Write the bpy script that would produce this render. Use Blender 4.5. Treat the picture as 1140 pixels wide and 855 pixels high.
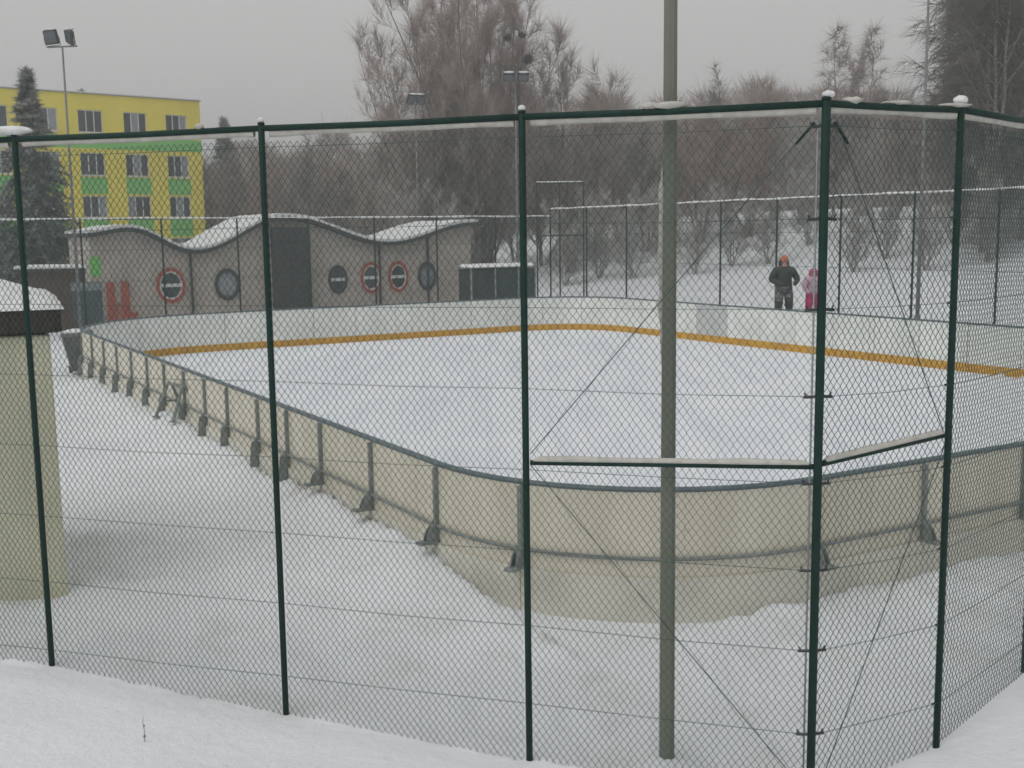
import bpy, bmesh, math, random
import numpy as np
from mathutils import Vector, Matrix, noise
R = math.radians
scene = bpy.context.scene
COL = scene.collection
for o in list(bpy.data.objects):
    bpy.data.objects.remove(o, do_unlink=True)

# ------------------------------------------------------------------ camera
cam_d = bpy.data.cameras.new('camera')
cam = bpy.data.objects.new('camera', cam_d); COL.objects.link(cam)
cam_d.sensor_width = 36.0
cam_d.lens = 36.0 * 1250.0 / 1140.0
cam_d.clip_start = 0.1; cam_d.clip_end = 2000
PITCH, ROLL = R(7.722), 0.0135
fw = Vector((0, math.cos(PITCH), -math.sin(PITCH)))
up0 = Vector((0, math.sin(PITCH), math.cos(PITCH)))
cr = Vector((1, 0, 0)) * math.cos(ROLL) - up0 * math.sin(ROLL)
cu = Vector((1, 0, 0)) * math.sin(ROLL) + up0 * math.cos(ROLL)
m = Matrix.Identity(4)
for i in range(3):
    m[i][0] = cr[i]; m[i][1] = cu[i]; m[i][2] = -fw[i]
m[2][3] = 3.2
cam.matrix_world = m
scene.camera = cam

# ------------------------------------------------------------------ sky, sun, exposure
SUN_EL, SUN_AZ = 52.0, -135.0      # soft overcast glow from high behind the left shoulder
world = bpy.data.worlds.new('World'); scene.world = world; world.use_nodes = True
nt = world.node_tree; nt.nodes.clear()
sky = nt.nodes.new('ShaderNodeTexSky'); sky.sky_type = 'NISHITA'; sky.sun_disc = False
sky.sun_elevation = R(SUN_EL); sky.sun_rotation = R(SUN_AZ); sky.dust_density = 4.0; sky.air_density = 1.2
hsv = nt.nodes.new('ShaderNodeHueSaturation'); hsv.inputs['Saturation'].default_value = 0.12
cloud = nt.nodes.new('ShaderNodeRGB'); cloud.outputs[0].default_value = (5.55, 5.52, 5.46, 1)
mixs = nt.nodes.new('ShaderNodeMixRGB'); mixs.inputs[0].default_value = 0.9
bg = nt.nodes.new('ShaderNodeBackground'); bg.inputs['Strength'].default_value = 0.1
wo = nt.nodes.new('ShaderNodeOutputWorld')
nt.links.new(sky.outputs[0], hsv.inputs['Color'])
nt.links.new(hsv.outputs[0], mixs.inputs[1]); nt.links.new(cloud.outputs[0], mixs.inputs[2])
nt.links.new(mixs.outputs[0], bg.inputs['Color']); nt.links.new(bg.outputs[0], wo.inputs['Surface'])

sl = bpy.data.lights.new('sun', 'SUN'); sl.energy = 1.05; sl.angle = R(60); sl.color = (1, 0.985, 0.96)
sun = bpy.data.objects.new('sun', sl); COL.objects.link(sun)
sd = Vector((math.sin(R(SUN_AZ)) * math.cos(R(SUN_EL)), math.cos(R(SUN_AZ)) * math.cos(R(SUN_EL)), math.sin(R(SUN_EL))))
sun.rotation_euler = sd.to_track_quat('Z', 'Y').to_euler()
sun.location = (0, 0, 40)
scene.cycles.filter_width = 1.6
vs = scene.view_settings
vs.view_transform = 'Standard'; vs.look = 'None'; vs.exposure = 0.15; vs.gamma = 1.0; vs.use_curve_mapping = False

# ------------------------------------------------------------------ materials
MATS = {}
def mat(name, c1, c2=None, scale=4.0, rough=0.75, bump=0.0, bscale=None, metal=0.0, spec=0.3, detail=5, stretch=None, lo=.35, hi=.65, scuff=0):
    if name in MATS: return MATS[name]
    m = bpy.data.materials.new(name); m.use_nodes = True; t = m.node_tree; b = t.nodes['Principled BSDF']
    b.inputs['Roughness'].default_value = rough; b.inputs['Metallic'].default_value = metal
    b.inputs['Specular IOR Level'].default_value = spec
    if c2 is None: c2 = tuple(v * .8 for v in c1)
    tc = t.nodes.new('ShaderNodeTexCoord'); src = tc.outputs['Object']
    if stretch:
        mp = t.nodes.new('ShaderNodeMapping'); mp.inputs['Scale'].default_value = stretch
        t.links.new(src, mp.inputs['Vector']); src = mp.outputs[0]
    n = t.nodes.new('ShaderNodeTexNoise'); n.inputs['Scale'].default_value = scale; n.inputs['Detail'].default_value = detail
    t.links.new(src, n.inputs['Vector'])
    r = t.nodes.new('ShaderNodeValToRGB')
    r.color_ramp.elements[0].position = lo; r.color_ramp.elements[1].position = hi
    r.color_ramp.elements[0].color = (*c1, 1); r.color_ramp.elements[1].color = (*c2, 1)
    t.links.new(n.outputs['Fac'], r.inputs[0]); col = r.outputs[0]
    if scuff:
        mp2 = t.nodes.new('ShaderNodeMapping'); mp2.inputs['Scale'].default_value = (3.5, 3.5, 11); t.links.new(tc.outputs['Object'], mp2.inputs['Vector'])
        n5 = t.nodes.new('ShaderNodeTexNoise'); n5.inputs['Scale'].default_value = 3.0; n5.inputs['Detail'].default_value = 8; n5.inputs['Roughness'].default_value = .7
        t.links.new(mp2.outputs[0], n5.inputs['Vector'])
        r5 = t.nodes.new('ShaderNodeValToRGB'); r5.color_ramp.elements[0].position = .60; r5.color_ramp.elements[1].position = .72
        r5.color_ramp.elements[0].color = (1, 1, 1, 1); r5.color_ramp.elements[1].color = (1 - scuff, 1 - scuff, 1 - scuff * .95, 1)
        t.links.new(n5.outputs['Fac'], r5.inputs[0])
        m5 = t.nodes.new('ShaderNodeMixRGB'); m5.blend_type = 'MULTIPLY'; m5.inputs[0].default_value = 1
        t.links.new(col, m5.inputs[1]); t.links.new(r5.outputs[0], m5.inputs[2]); col = m5.outputs[0]
    t.links.new(col, b.inputs['Base Color'])
    if bump:
        n2 = t.nodes.new('ShaderNodeTexNoise'); n2.inputs['Scale'].default_value = bscale or scale * 6; n2.inputs['Detail'].default_value = 6
        t.links.new(src, n2.inputs['Vector'])
        bp = t.nodes.new('ShaderNodeBump'); bp.inputs['Strength'].default_value = bump; bp.inputs['Distance'].default_value = 0.02
        t.links.new(n2.outputs['Fac'], bp.inputs['Height']); t.links.new(bp.outputs[0], b.inputs['Normal'])
    MATS[name] = m; return m

TH_ = 0.534
def snow_mat(name, dirty):
    m = bpy.data.materials.new(name); m.use_nodes = True; t = m.node_tree; b = t.nodes['Principled BSDF']
    b.inputs['Roughness'].default_value = .8; b.inputs['Specular IOR Level'].default_value = .15
    tc = t.nodes.new('ShaderNodeTexCoord')
    n = t.nodes.new('ShaderNodeTexNoise'); n.inputs['Scale'].default_value = .55; n.inputs['Detail'].default_value = 8; n.inputs['Roughness'].default_value = .62
    t.links.new(tc.outputs['Object'], n.inputs['Vector'])
    r = t.nodes.new('ShaderNodeValToRGB'); e = r.color_ramp.elements
    e[0].position = .28; e[1].position = .72
    e[0].color = (.72, .74, .77, 1) if dirty else (.74, .77, .82, 1); e[1].color = (.83, .85, .88, 1)
    t.links.new(n.outputs['Fac'], r.inputs[0]); col = r.outputs[0]
    if dirty:
        # trodden, dirtied snow: patches with a shape of their own, between the fence and the rink
        n3 = t.nodes.new('ShaderNodeTexNoise'); n3.inputs['Scale'].default_value = 1.5; n3.inputs['Detail'].default_value = 6; n3.inputs['Roughness'].default_value = .6
        t.links.new(tc.outputs['Object'], n3.inputs['Vector'])
        r3 = t.nodes.new('ShaderNodeValToRGB'); e3 = r3.color_ramp.elements
        e3[0].position = .54; e3[1].position = .74; e3[0].color = (0, 0, 0, 1); e3[1].color = (1, 1, 1, 1)
        t.links.new(n3.outputs['Fac'], r3.inputs[0])
        at = t.nodes.new('ShaderNodeAttribute'); at.attribute_name = 'trodden'
        mu = t.nodes.new('ShaderNodeMath'); mu.operation = 'MULTIPLY'
        t.links.new(r3.outputs[0], mu.inputs[0]); t.links.new(at.outputs['Fac'], mu.inputs[1])
        mx = t.nodes.new('ShaderNodeMixRGB'); mx.inputs[2].default_value = (.46, .43, .37, 1)
        t.links.new(mu.outputs[0], mx.inputs[0]); t.links.new(col, mx.inputs[1]); col = mx.outputs[0]
    if not dirty:
        mp = t.nodes.new('ShaderNodeMapping'); mp.inputs['Rotation'].default_value = (0, 0, -TH_); mp.inputs['Scale'].default_value = (1.4, .10, 1)
        t.links.new(tc.outputs['Object'], mp.inputs['Vector'])
        n4 = t.nodes.new('ShaderNodeTexNoise'); n4.inputs['Scale'].default_value = 1.6; n4.inputs['Detail'].default_value = 7
        t.links.new(mp.outputs[0], n4.inputs['Vector'])
        r4 = t.nodes.new('ShaderNodeValToRGB'); r4.color_ramp.elements[0].position = .3; r4.color_ramp.elements[1].position = .6
        r4.color_ramp.elements[0].color = (.90, .91, .93, 1); r4.color_ramp.elements[1].color = (1, 1, 1, 1)
        t.links.new(n4.outputs['Fac'], r4.inputs[0])
        m4 = t.nodes.new('ShaderNodeMixRGB'); m4.blend_type = 'MULTIPLY'; m4.inputs[0].default_value = 1
        t.links.new(col, m4.inputs[1]); t.links.new(r4.outputs[0], m4.inputs[2]); col = m4.outputs[0]
    t.links.new(col, b.inputs['Base Color'])
    n2 = t.nodes.new('ShaderNodeTexNoise'); n2.inputs['Scale'].default_value = 9; n2.inputs['Detail'].default_value = 9; n2.inputs['Roughness'].default_value = .65
    t.links.new(tc.outputs['Object'], n2.inputs['Vector'])
    bp = t.nodes.new('ShaderNodeBump'); bp.inputs['Strength'].default_value = .55; bp.inputs['Distance'].default_value = .05
    t.links.new(n2.outputs['Fac'], bp.inputs['Height']); t.links.new(bp.outputs[0], b.inputs['Normal'])
    return m
M_SNOW = snow_mat('snow_ground', True)
M_RINK = snow_mat('snow_rink', False)
M_CRUST = mat('snow_crust', (.80, .81, .82), (.66, .67, .66), 9, .85, .5, 40)
M_RIME = mat('rime_snow', (.56, .55, .50), (.44, .43, .40), 14, .9, .5, 60)
M_GREEN = mat('green_coating', (.006, .028, .022), (.010, .038, .030), 12, .6, .05, spec=.2)
M_WIRE = mat('green_wire', (.036, .074, .067), (.068, .115, .106), 20, .6, spec=.25)
M_ZINC = mat('galvanised_steel', (.30, .33, .33), (.22, .25, .25), 25, .5, .08, metal=.3)
M_BOARD = mat('board_outer_plastic', (.71, .67, .57), (.58, .54, .44), 2.6, .55, .08, 12, stretch=(1, 1, .45), lo=.3, hi=.75, scuff=.35)
M_BOARDIN = mat('board_white_plastic', (.80, .82, .79), (.68, .70, .67), 1.3, .5, .06, 10, scuff=.4)
M_DOORP = mat('board_grey_gate', (.56, .57, .57), (.50, .51, .51), 2, .55)
M_YELLOW = mat('kick_strip_yellow', (.62, .34, .035), (.50, .27, .04), 3, .5)
M_RAIL = mat('rail_blue_grey', (.09, .125, .14), (.13, .165, .175), 6, .5, spec=.4)
M_BPOST = mat('bracket_grey_steel', (.19, .21, .20), (.26, .28, .265), 8, .55, .08)
M_PLASTER = mat('hut_plaster', (.66, .65, .49), (.52, .51, .385), 1.6, .9, .35, 60, stretch=(1, 1, .4), scuff=.25)
M_FASCIA = mat('hut_fascia', (.030, .024, .020), (.05, .038, .03), 6, .8)
M_PAV = mat('pavilion_render', (.50, .445, .40), (.40, .355, .32), 1.4, .9, .3, 40)
M_DARK = mat('dark_slate', (.040, .042, .045), (.065, .067, .07), 8, .7, .2)
M_RED = mat('red_paint', (.42, .09, .055), (.34, .075, .05), 5, .6)
M_FRAME = mat('window_white', (.68, .69, .68), (.60, .61, .6), 5, .5)
M_GLASS = mat('window_glass', (.035, .042, .05), (.06, .07, .078), 2, .12, spec=.6)
M_YWALL = mat('yellow_render', (.80, .69, .10), (.72, .61, .09), .5, .9, .1, 20)
M_GWALL = mat('green_render', (.20, .54, .14), (.17, .48, .12), .6, .9, .1, 20)
M_BRICK = mat('brown_timber', (.11, .07, .05), (.08, .05, .04), 5, .85)
M_BARK = mat('bark_grey_brown', (.10, .08, .068), (.16, .135, .12), 6, .9, .4, 30, stretch=(1, 1, .25))
M_TWIG = mat('twig_brown', (.255, .205, .18), (.335, .285, .255), 1.2, .9)
M_TWIG2 = mat('twig_red_brown', (.26, .175, .148), (.325, .24, .21), 1.2, .9)
M_TWIG3 = mat('twig_grey', (.105, .102, .088), (.16, .152, .135), 1.2, .9)
M_FROST = mat('twig_frosted', (.30, .275, .255), (.42, .40, .385), 1.2, .9)
M_MAST = mat('mast_grey_steel', (.15, .16, .16), (.20, .21, .21), 10, .55)
M_BIRCH = mat('birch_bark', (.30, .29, .27), (.09, .085, .08), 5, .85, .3, 25, stretch=(.7, .7, 2.5), lo=.5, hi=.66)
M_NEEDLE = mat('frosted_needles', (.035, .055, .035), (.30, .32, .31), 3.5, .9, lo=.34, hi=.58)
M_LAMP = mat('lamp_housing', (.02, .022, .025), (.035, .037, .04), 6, .4, spec=.5)
M_LENS = mat('lamp_lens', (.30, .33, .36), (.24, .27, .30), 4, .15, spec=.6)
M_LAMPGL = mat('lamp_glass', (.10, .115, .125), (.07, .08, .09), 4, .12, spec=.6)
M_POLE = mat('pole_paint', (.205, .22, .175), (.15, .165, .135), 3, .7, .25, 40, stretch=(1, 1, .3))

# ------------------------------------------------------------------ mesh helpers
class MB:
    def __init__(s): s.v = []; s.f = []; s.mi = []
    def quad_sheet(s, rows, closed=False, mi=0):
        """rows: list of equal-length lists of points"""
        base = len(s.v); n = len(rows[0])
        for r in rows: s.v.extend([tuple(p) for p in r])
        for i in range(len(rows) - 1):
            for j in range(n if closed else n - 1):
                k = (j + 1) % n
                s.f.append((base + i*n + j, base + i*n + k, base + (i+1)*n + k, base + (i+1)*n + j)); s.mi.append(mi)
        return s
    def box(s, x0, x1, y0, y1, z0, z1, T=None, mi=0):
        P = [(x0,y0,z0),(x1,y0,z0),(x1,y1,z0),(x0,y1,z0),(x0,y0,z1),(x1,y0,z1),(x1,y1,z1),(x0,y1,z1)]
        if T is not None: P = [tuple(T @ Vector(p)) for p in P]
        b = len(s.v); s.v += P
        for q in ((3,2,1,0),(4,5,6,7),(0,1,5,4),(1,2,6,5),(2,3,7,6),(3,0,4,7)):
            s.f.append(tuple(b + i for i in q)); s.mi.append(mi)
        return s
    def bevbox(s, x0, x1, y0, y1, z0, z1, c, T=None, mi=0):
        """box with chamfered vertical and top edges"""
        def ring(z, d):
            return [(x0+d+c,y0+d,z),(x1-d-c,y0+d,z),(x1-d,y0+d+c,z),(x1-d,y1-d-c,z),(x1-d-c,y1-d,z),(x0+d+c,y1-d,z),(x0+d,y1-d-c,z),(x0+d,y0+d+c,z)]
        rows = [ring(z0, c*.6), ring(z0 + c*.6, 0), ring(z1 - c, 0), ring(z1, c)]
        if T is not None: rows = [[tuple(T @ Vector(p)) for p in r] for r in rows]
        b = len(s.v); s.quad_sheet(rows, True, mi)
        s.f.append(tuple(b + 7 - i for i in range(8))); s.mi.append(mi)
        s.f.append(tuple(b + 24 + i for i in range(8))); s.mi.append(mi)
        return s
    def tube(s, pts, rad, n=6, cap=True, mi=0, phase=0.0):
        pts = [Vector(p) for p in pts]
        if not hasattr(rad, '__len__'): rad = [rad] * len(pts)
        b = len(s.v); a = None
        for i, p in enumerate(pts):
            d = (pts[min(i+1, len(pts)-1)] - pts[max(i-1, 0)])
            d = d.normalized() if d.length > 1e-9 else Vector((0,0,1))
            if a is None:
                a = d.orthogonal().normalized()
                if abs(d.z) > .9: a = (Vector((1,0,0)) - d * d.x).normalized()
            else: a = (a - d * a.dot(d)); a = a.normalized() if a.length > 1e-6 else d.orthogonal().normalized()
            c = d.cross(a)
            for k in range(n):
                t = 2 * math.pi * k / n + phase
                s.v.append(tuple(p + (a * math.cos(t) + c * math.sin(t)) * rad[i]))
        for i in range(len(pts) - 1):
            for k in range(n):
                s.f.append((b+i*n+k, b+i*n+(k+1)%n, b+(i+1)*n+(k+1)%n, b+(i+1)*n+k)); s.mi.append(mi)
        if cap:
            s.f.append(tuple(b + n - 1 - k for k in range(n))); s.mi.append(mi)
            e = b + (len(pts)-1)*n; s.f.append(tuple(e + k for k in range(n))); s.mi.append(mi)
        return s
    def blob(s, c, rx, ry, rz, seed=0, n=10, amp=.18, T=None, mi=0):
        rows = []
        for i in range(n + 1):
            th = math.pi * i / n; row = []
            for j in range(n * 2):
                ph = math.pi * j / n
                d = Vector((math.sin(th)*math.cos(ph), math.sin(th)*math.sin(ph), math.cos(th)))
                k = 1 + amp * noise.noise(d * 2.1 + Vector((seed, seed*2.3, 0)))
                p = Vector((c[0] + d.x*rx*k, c[1] + d.y*ry*k, c[2] + d.z*rz*k))
                row.append(tuple(T @ p) if T is not None else tuple(p))
            rows.append(row)
        return s.quad_sheet(rows, True, mi)
    def build(s, name, mats, parent=None, smooth=False):
        me = bpy.data.meshes.new(name); me.from_pydata(s.v, [], s.f)
        mats = mats if isinstance(mats, (list, tuple)) else [mats]
        for x in mats: me.materials.append(x)
        if any(s.mi): me.polygons.foreach_set('material_index', s.mi)
        if smooth: me.polygons.foreach_set('use_smooth', [True] * len(me.polygons))
        me.update(); return link(name, me, parent)
def link(name, me, parent=None):
    o = bpy.data.objects.new(name, me); COL.objects.link(o)
    if parent is not None: o.parent = parent
    return o
def tag(o, label=None, cat=None, group=None, kind=None):
    if label: o['label'] = label
    if cat: o['category'] = cat
    if group: o['group'] = group
    if kind: o['kind'] = kind
    return o
def thing(name, loc, label, cat, group=None, rz=0.0):
    o = bpy.data.objects.new(name, None); COL.objects.link(o); o.location = loc; o.rotation_euler = (0, 0, rz)
    o.empty_display_size = .2
    return tag(o, label, cat, group)
def copy_tree(o, parent=None):
    c = o.copy(); COL.objects.link(c); c.parent = parent
    for ch in list(o.children): copy_tree(ch, c)
    return c

# ------------------------------------------------------------------ plan of the place
TH = 0.534
AX = Vector((-math.sin(TH), math.cos(TH), 0)); BX = Vector((math.cos(TH), math.sin(TH), 0))
def ab(a, b, z=0.0): return AX * a + BX * b + Vector((0, 0, z))
def sm(t): t = max(0.0, min(1.0, t)); return t * t * (3 - 2 * t)
A0, A1, B0, B1 = 6.743, 31.04, 4.589, 21.138
RAD = (2.4, 2.4, 2.4, 4.2)          # corner radii: near, right, far right, far left
HB = [(-60, 0), (25.5, 0), (30, .3), (33, .65), (36, .95), (42, 1.6), (48, 3.5), (60, 4.4), (100, 5.5), (400, 7)]
def height(x, y):
    a = -math.sin(TH)*x + math.cos(TH)*y; b = math.cos(TH)*x + math.sin(TH)*y
    z = 0.0
    for (p, h), (q, g) in zip(HB, HB[1:]):
        if p <= b <= q: z = h + (g - h) * (b - p) / (q - p)
    if a < 8: z *= sm((a + 12) / 20)
    inr = (A0 < a < A1) and (B0 < b < B1)
    if inr: return -.05
    nz = noise.fractal(Vector((x*.5, y*.5, 3.1)), 1.0, 2.0, 4)
    # drift against the boards
    d = max(A0 - a, a - A1, B0 - b, b - B1)
    z += .02 * nz
    if d < 3:
        drift = ((.10 + .22 * max(0, noise.noise(Vector((x*.4, y*.4, 9))) + .3)) * sm((a - 7.6) / 1.6) + .05 * (1 + noise.noise(Vector((x*1.3, y*1.3, 2))))) * sm(1 - d / 1.1) if y < 24 else .02 * sm(1 - d / 1.2)
        z += drift
    z += .65 * math.exp(-((b - 22.95) / .85)**2) * sm((2.6 - abs(a - 22.9)) / 1.3)
    # untouched deeper snow on this side of the fence
    fl = (x - 1.76) * .29 + (y - 6.36) * .957
    fr = (x - 1.76) * .7 - (y - 6.36) * .714
    near = max(0.0, -fl, fr)
    if y < 14:
        K = [(-999, .10), (-3.4, .07), (-1.6, -.07), (.1, -.18), (1.76, -.23), (2.7, -.12), (4, -.05), (999, 0)]
        g = next(h + (q - h) * (x - p) / (r - p) for (p, h), (r, q) in zip(K, K[1:]) if p <= x <= r)
        z += g * (1 - sm(min(fl, -fr) / 2.0))
        z += .10 * math.exp(-((x - .95)**2 + (y - 6.78)**2) / .05) * (1 if fl > .02 else 0)
    if y < 14:
        z += .035 * sm(near / .4) * (1 + .5 * nz) + .03 * sm(near / 2.5)
        if near <= 0:
            z += .045 * noise.fractal(Vector((x*2.4, y*2.4, 5)), .85, 2.2, 5)
            # a trodden path and footprints
            k = noise.noise(Vector((x*4.5, y*4.5, 1.7)))
            if k < -.3: z -= .05 * min(1, (-.3 - k) * 6) * sm(.5 + 1.6 * noise.noise(Vector((x*.5, y*.5, 7))))
    return z
def trod(x, y):
    fl = (x - 1.76) * .29 + (y - 6.36) * .957
    fr = (x - 1.76) * .7 - (y - 6.36) * .714
    a = -math.sin(TH)*x + math.cos(TH)*y; b = math.cos(TH)*x + math.sin(TH)*y
    d = max(A0 - a, a - A1, B0 - b, b - B1)
    t = 0.0
    if min(fl, -fr) > -.1 and y < 12: t = .28
    if 0 < d < .5 and y < 20: t = max(t, 1.0 * (1 - d / .5))
    return t
def axis(lo, hi, segs):
    out = []
    for a, b, st in segs:
        n = max(1, int(round((b - a) / st))); out += [a + (b - a) * i / n for i in range(n)]
    return out + [segs[-1][1]]
xs = axis(-300, 300, [(-300, -60, 12), (-60, -14, 2.0), (-14, -6, .3), (-6, 6, .06), (6, 16, .3), (16, 60, 2.0), (60, 300, 12)])
ys = axis(-60, 400, [(-60, -8, 8), (-8, 4.5, .8), (4.5, 11, .06), (11, 24, .2), (24, 50, .6), (50, 110, 3), (110, 400, 16)])
gv = []; gt = []
for y in ys:
    for x in xs:
        gv.append((x, y, height(x, y))); gt.append(trod(x, y))
nx = len(xs)
gf = [(j*nx+i, j*nx+i+1, (j+1)*nx+i+1, (j+1)*nx+i) for j in range(len(ys)-1) for i in range(nx-1)]
me = bpy.data.meshes.new('ground'); me.from_pydata(gv, [], gf)
at = me.attributes.new('trodden', 'FLOAT', 'POINT'); at.data.foreach_set('value', gt)
me.polygons.foreach_set('use_smooth', [True] * len(gf)); me.materials.append(M_SNOW)
tag(link('ground', me), kind='structure')

# ------------------------------------------------------------------ rink
def outline(off=0.0, arc=14):
    """closed plan of the boards, offset outwards, with the arc length of every point"""
    pts = []
    cs = ((A0, B0, 1, 1, 180, RAD[0]), (A0, B1, 1, -1, 270, RAD[1]), (A1, B1, -1, -1, 0, RAD[2]), (A1, B0, -1, 1, 90, RAD[3]))
    for a, b, sa, sb, st, r in cs:
        for i in range(arc + 1):
            t = R(st + 90 * i / arc)
            pts.append(((a + sa*r) + (r + off)*math.sin(t), (b + sb*r) + (r + off)*math.cos(t)))
    return pts
class Path:
    def __init__(s, off=0.0):
        base = outline(0.0, 24); o = outline(off, 24)
        s.p = o + [o[0]]; s.s = [0.0]; bb = base + [base[0]]
        for i in range(1, len(bb)): s.s.append(s.s[-1] + math.dist(bb[i], bb[i-1]))
        s.L = s.s[-1]
    def at(s, t):
        t %= s.L
        for i in range(len(s.s) - 1):
            if s.s[i] <= t <= s.s[i+1] and s.s[i+1] > s.s[i]:
                k = (t - s.s[i]) / (s.s[i+1] - s.s[i]); p, q = s.p[i], s.p[i+1]
                return (p[0] + (q[0]-p[0])*k, p[1] + (q[1]-p[1])*k)
        return s.p[-1]
    def span(s, t0, t1):
        """points from t0 to t1, keeping the corners' own vertices"""
        out = [s.at(t0)]
        for w in range(2):
            for i in range(len(s.s) - 1):
                v = s.s[i] + w * s.L
                if t0 + .01 < v < t1 - .01: out.append(s.p[i])
        return out + [s.at(t1)]
ICE = MB()
op = outline(-.0, 10)
ICE.v = [tuple(ab(a, b, .012)) for a, b in op]; ICE.f = [tuple(range(len(op)))[::-1]]; ICE.mi = [0]
ice = ICE.build('ice', M_RINK); tag(ice, kind='structure')
if ice.data.polygons[0].normal.z < 0: ice.data.flip_normals()

rink = thing('rink_boards', ab(18, 12.8, 0), 'low beige and white ice rink boards with rounded corners and yellow strip', 'rink boards')
ORG = rink.location.copy()
def rel(v): return tuple(Vector(v) - ORG)
PO, PI_ = Path(.0), Path(-.05)
PR = Path(.03); PM = Path(.055)
LEN = PO.L
# the photograph's own spacing along the near sides, even spacing round the rest
TS = [0, 1.12, 3.77, 5.12, 6.57]
_l = [LEN - v for v in (1.5, 2.94, 4.08, 5.22, 6.6, 7.76, 8.95, 10.25, 11.5, 12.8)][::-1]
_n = int(round((_l[0] - 6.57) / 1.32)); TS += [6.57 + (_l[0] - 6.57) * i / _n for i in range(1, _n)] + _l
NP = len(TS); TS.append(LEN)
def strip(path, t0, t1, z0, z1): return [path.span(t0, t1), z0, z1]
def wallstrip(mb, outer, inner, t0, t1, z0, z1, mo=0, mi=1):
    po = outer.span(t0, t1); pi = inner.span(t0, t1)
    rows = [[rel(ab(a, b, z0)) for a, b in po], [rel(ab(a, b, z1)) for a, b in po], [rel(ab(a, b, z1)) for a, b in pi], [rel(ab(a, b, z0)) for a, b in pi]]
    n = len(po)
    for k, mm in ((0, mo), (1, mo), (2, mi)): mb.quad_sheet([rows[k], rows[k+1]], False, mm)
    b0 = len(mb.v)
    mb.v += [r[0] for r in rows] + [r[-1] for r in rows]
    mb.f += [(b0, b0+1, b0+2, b0+3), (b0+7, b0+6, b0+5, b0+4)]; mb.mi += [mo, mo]
gate_t = None
# find the stretch of the far right side that holds the grey gate
best = min(range(NP), key=lambda k: (Vector(ab(*PO.at((TS[k] + TS[k+1]) / 2))) - Vector((5.75, 32.3, 0))).length)
for k in range(NP):
    g = .008
    mb = MB(); wallstrip(mb, PO, PI_, TS[k] + g, TS[k+1] - g, .0, 1.06)
    p = mb.build('panel', [M_DOORP if k == best else M_BOARD, M_DOORP if k == best else M_BOARDIN], rink)
    if k == best: tag(p, 'grey gate panel in the white far boards')
    mb = MB(); PK0, PK1 = Path(-.052), Path(-.066)
    wallstrip(mb, PK0, PK1, TS[k] + .004, TS[k+1] - .004, .014, .20)
    mb.build('kick_strip', M_YELLOW, rink)
M_PLINTH = mat('plinth_concrete', (.70, .68, .60), (.56, .54, .47), 1.8, .9, .35, 25, lo=.3, hi=.7)
PP0, PP1 = Path(.034), Path(.004)
for k in range(NP):
    mb = MB(); wallstrip(mb, PP0, PP1, TS[k] + .003, TS[k+1] - .003, -.18, .335, 0, 0); mb.build('plinth', M_PLINTH, rink)
# top rail: a rounded cap all the way round, and the mid rail outside
def ringrail(name, path, z, r, mtl, n=8):
    pts = [path.at(LEN * i / 260) for i in range(260)]
    rows = []
    for i, (a, b) in enumerate(pts):
        q = pts[(i+1) % 260]; w = pts[i-1]
        d = (ab(*q) - ab(*w)).normalized(); nn = Vector((d.y, -d.x, 0))
        rows.append([rel(ab(a, b, z) + nn * (r[0]*math.cos(2*math.pi*j/n)) + Vector((0, 0, r[1]*math.sin(2*math.pi*j/n)))) for j in range(n)])
    rows.append(rows[0]); mb = MB(); mb.quad_sheet(rows, True); return mb.build(name, mtl, rink, True)
PC = Path(-.025)
ringrail('top_rail', PC, 1.075, (.043, .024), M_RAIL)
ringrail('mid_rail', Path(.03), .50, (.016, .018), M_BPOST)
for k in range(NP):
    c = PO.at(TS[k]); e = PO.at(TS[k] + .05); f = PO.at(TS[k] - .05)
    d = (ab(*e) - ab(*f)).normalized(); nn = Vector((d.y, -d.x, 0))
    ctr = ab(18, 12.8); P = ab(*c)
    if nn.dot(P - ctr) < 0: nn = -nn
    T = Matrix.Translation(P - ORG) @ Matrix(((d.x, nn.x, 0, 0), (d.y, nn.y, 0, 0), (0, 0, 1, 0), (0, 0, 0, 1)))
    mb = MB(); mb.box(-.018, .018, .002, .045, .34, 1.05, T)
    po = mb.build('post', M_BPOST, rink)
    zb = .35 if (TS[k] < 7 or TS[k] > LEN - 3.2) else .10
    mb = MB()
    # gusset bracket: two cheeks, a back plate and a foot
    for s in (-1, 1):
        x0 = s * .028
        prof = [(.046, zb), (.15, zb), (.145, zb + .04), (.115, .46), (.046, .53)]
        b0 = len(mb.v)
        for dx in (-.006, .006):
            mb.v += [tuple(T @ Vector((x0 + dx, y, z))) for y, z in prof]
        mb.f += [(b0, b0+1, b0+2, b0+3, b0+4), (b0+9, b0+8, b0+7, b0+6, b0+5)]
        for q in range(5): mb.f.append((b0+q, b0+5+q, b0+5+(q+1) % 5, b0+(q+1) % 5))
        mb.mi += [0]*7
    mb.box(-.021, .021, .046, .08, zb, .51, T)
    mb.box(-.05, .05, .036, .22, zb - .012, zb + .012, T)
    mb.build('bracket', M_BPOST, po)

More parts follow.
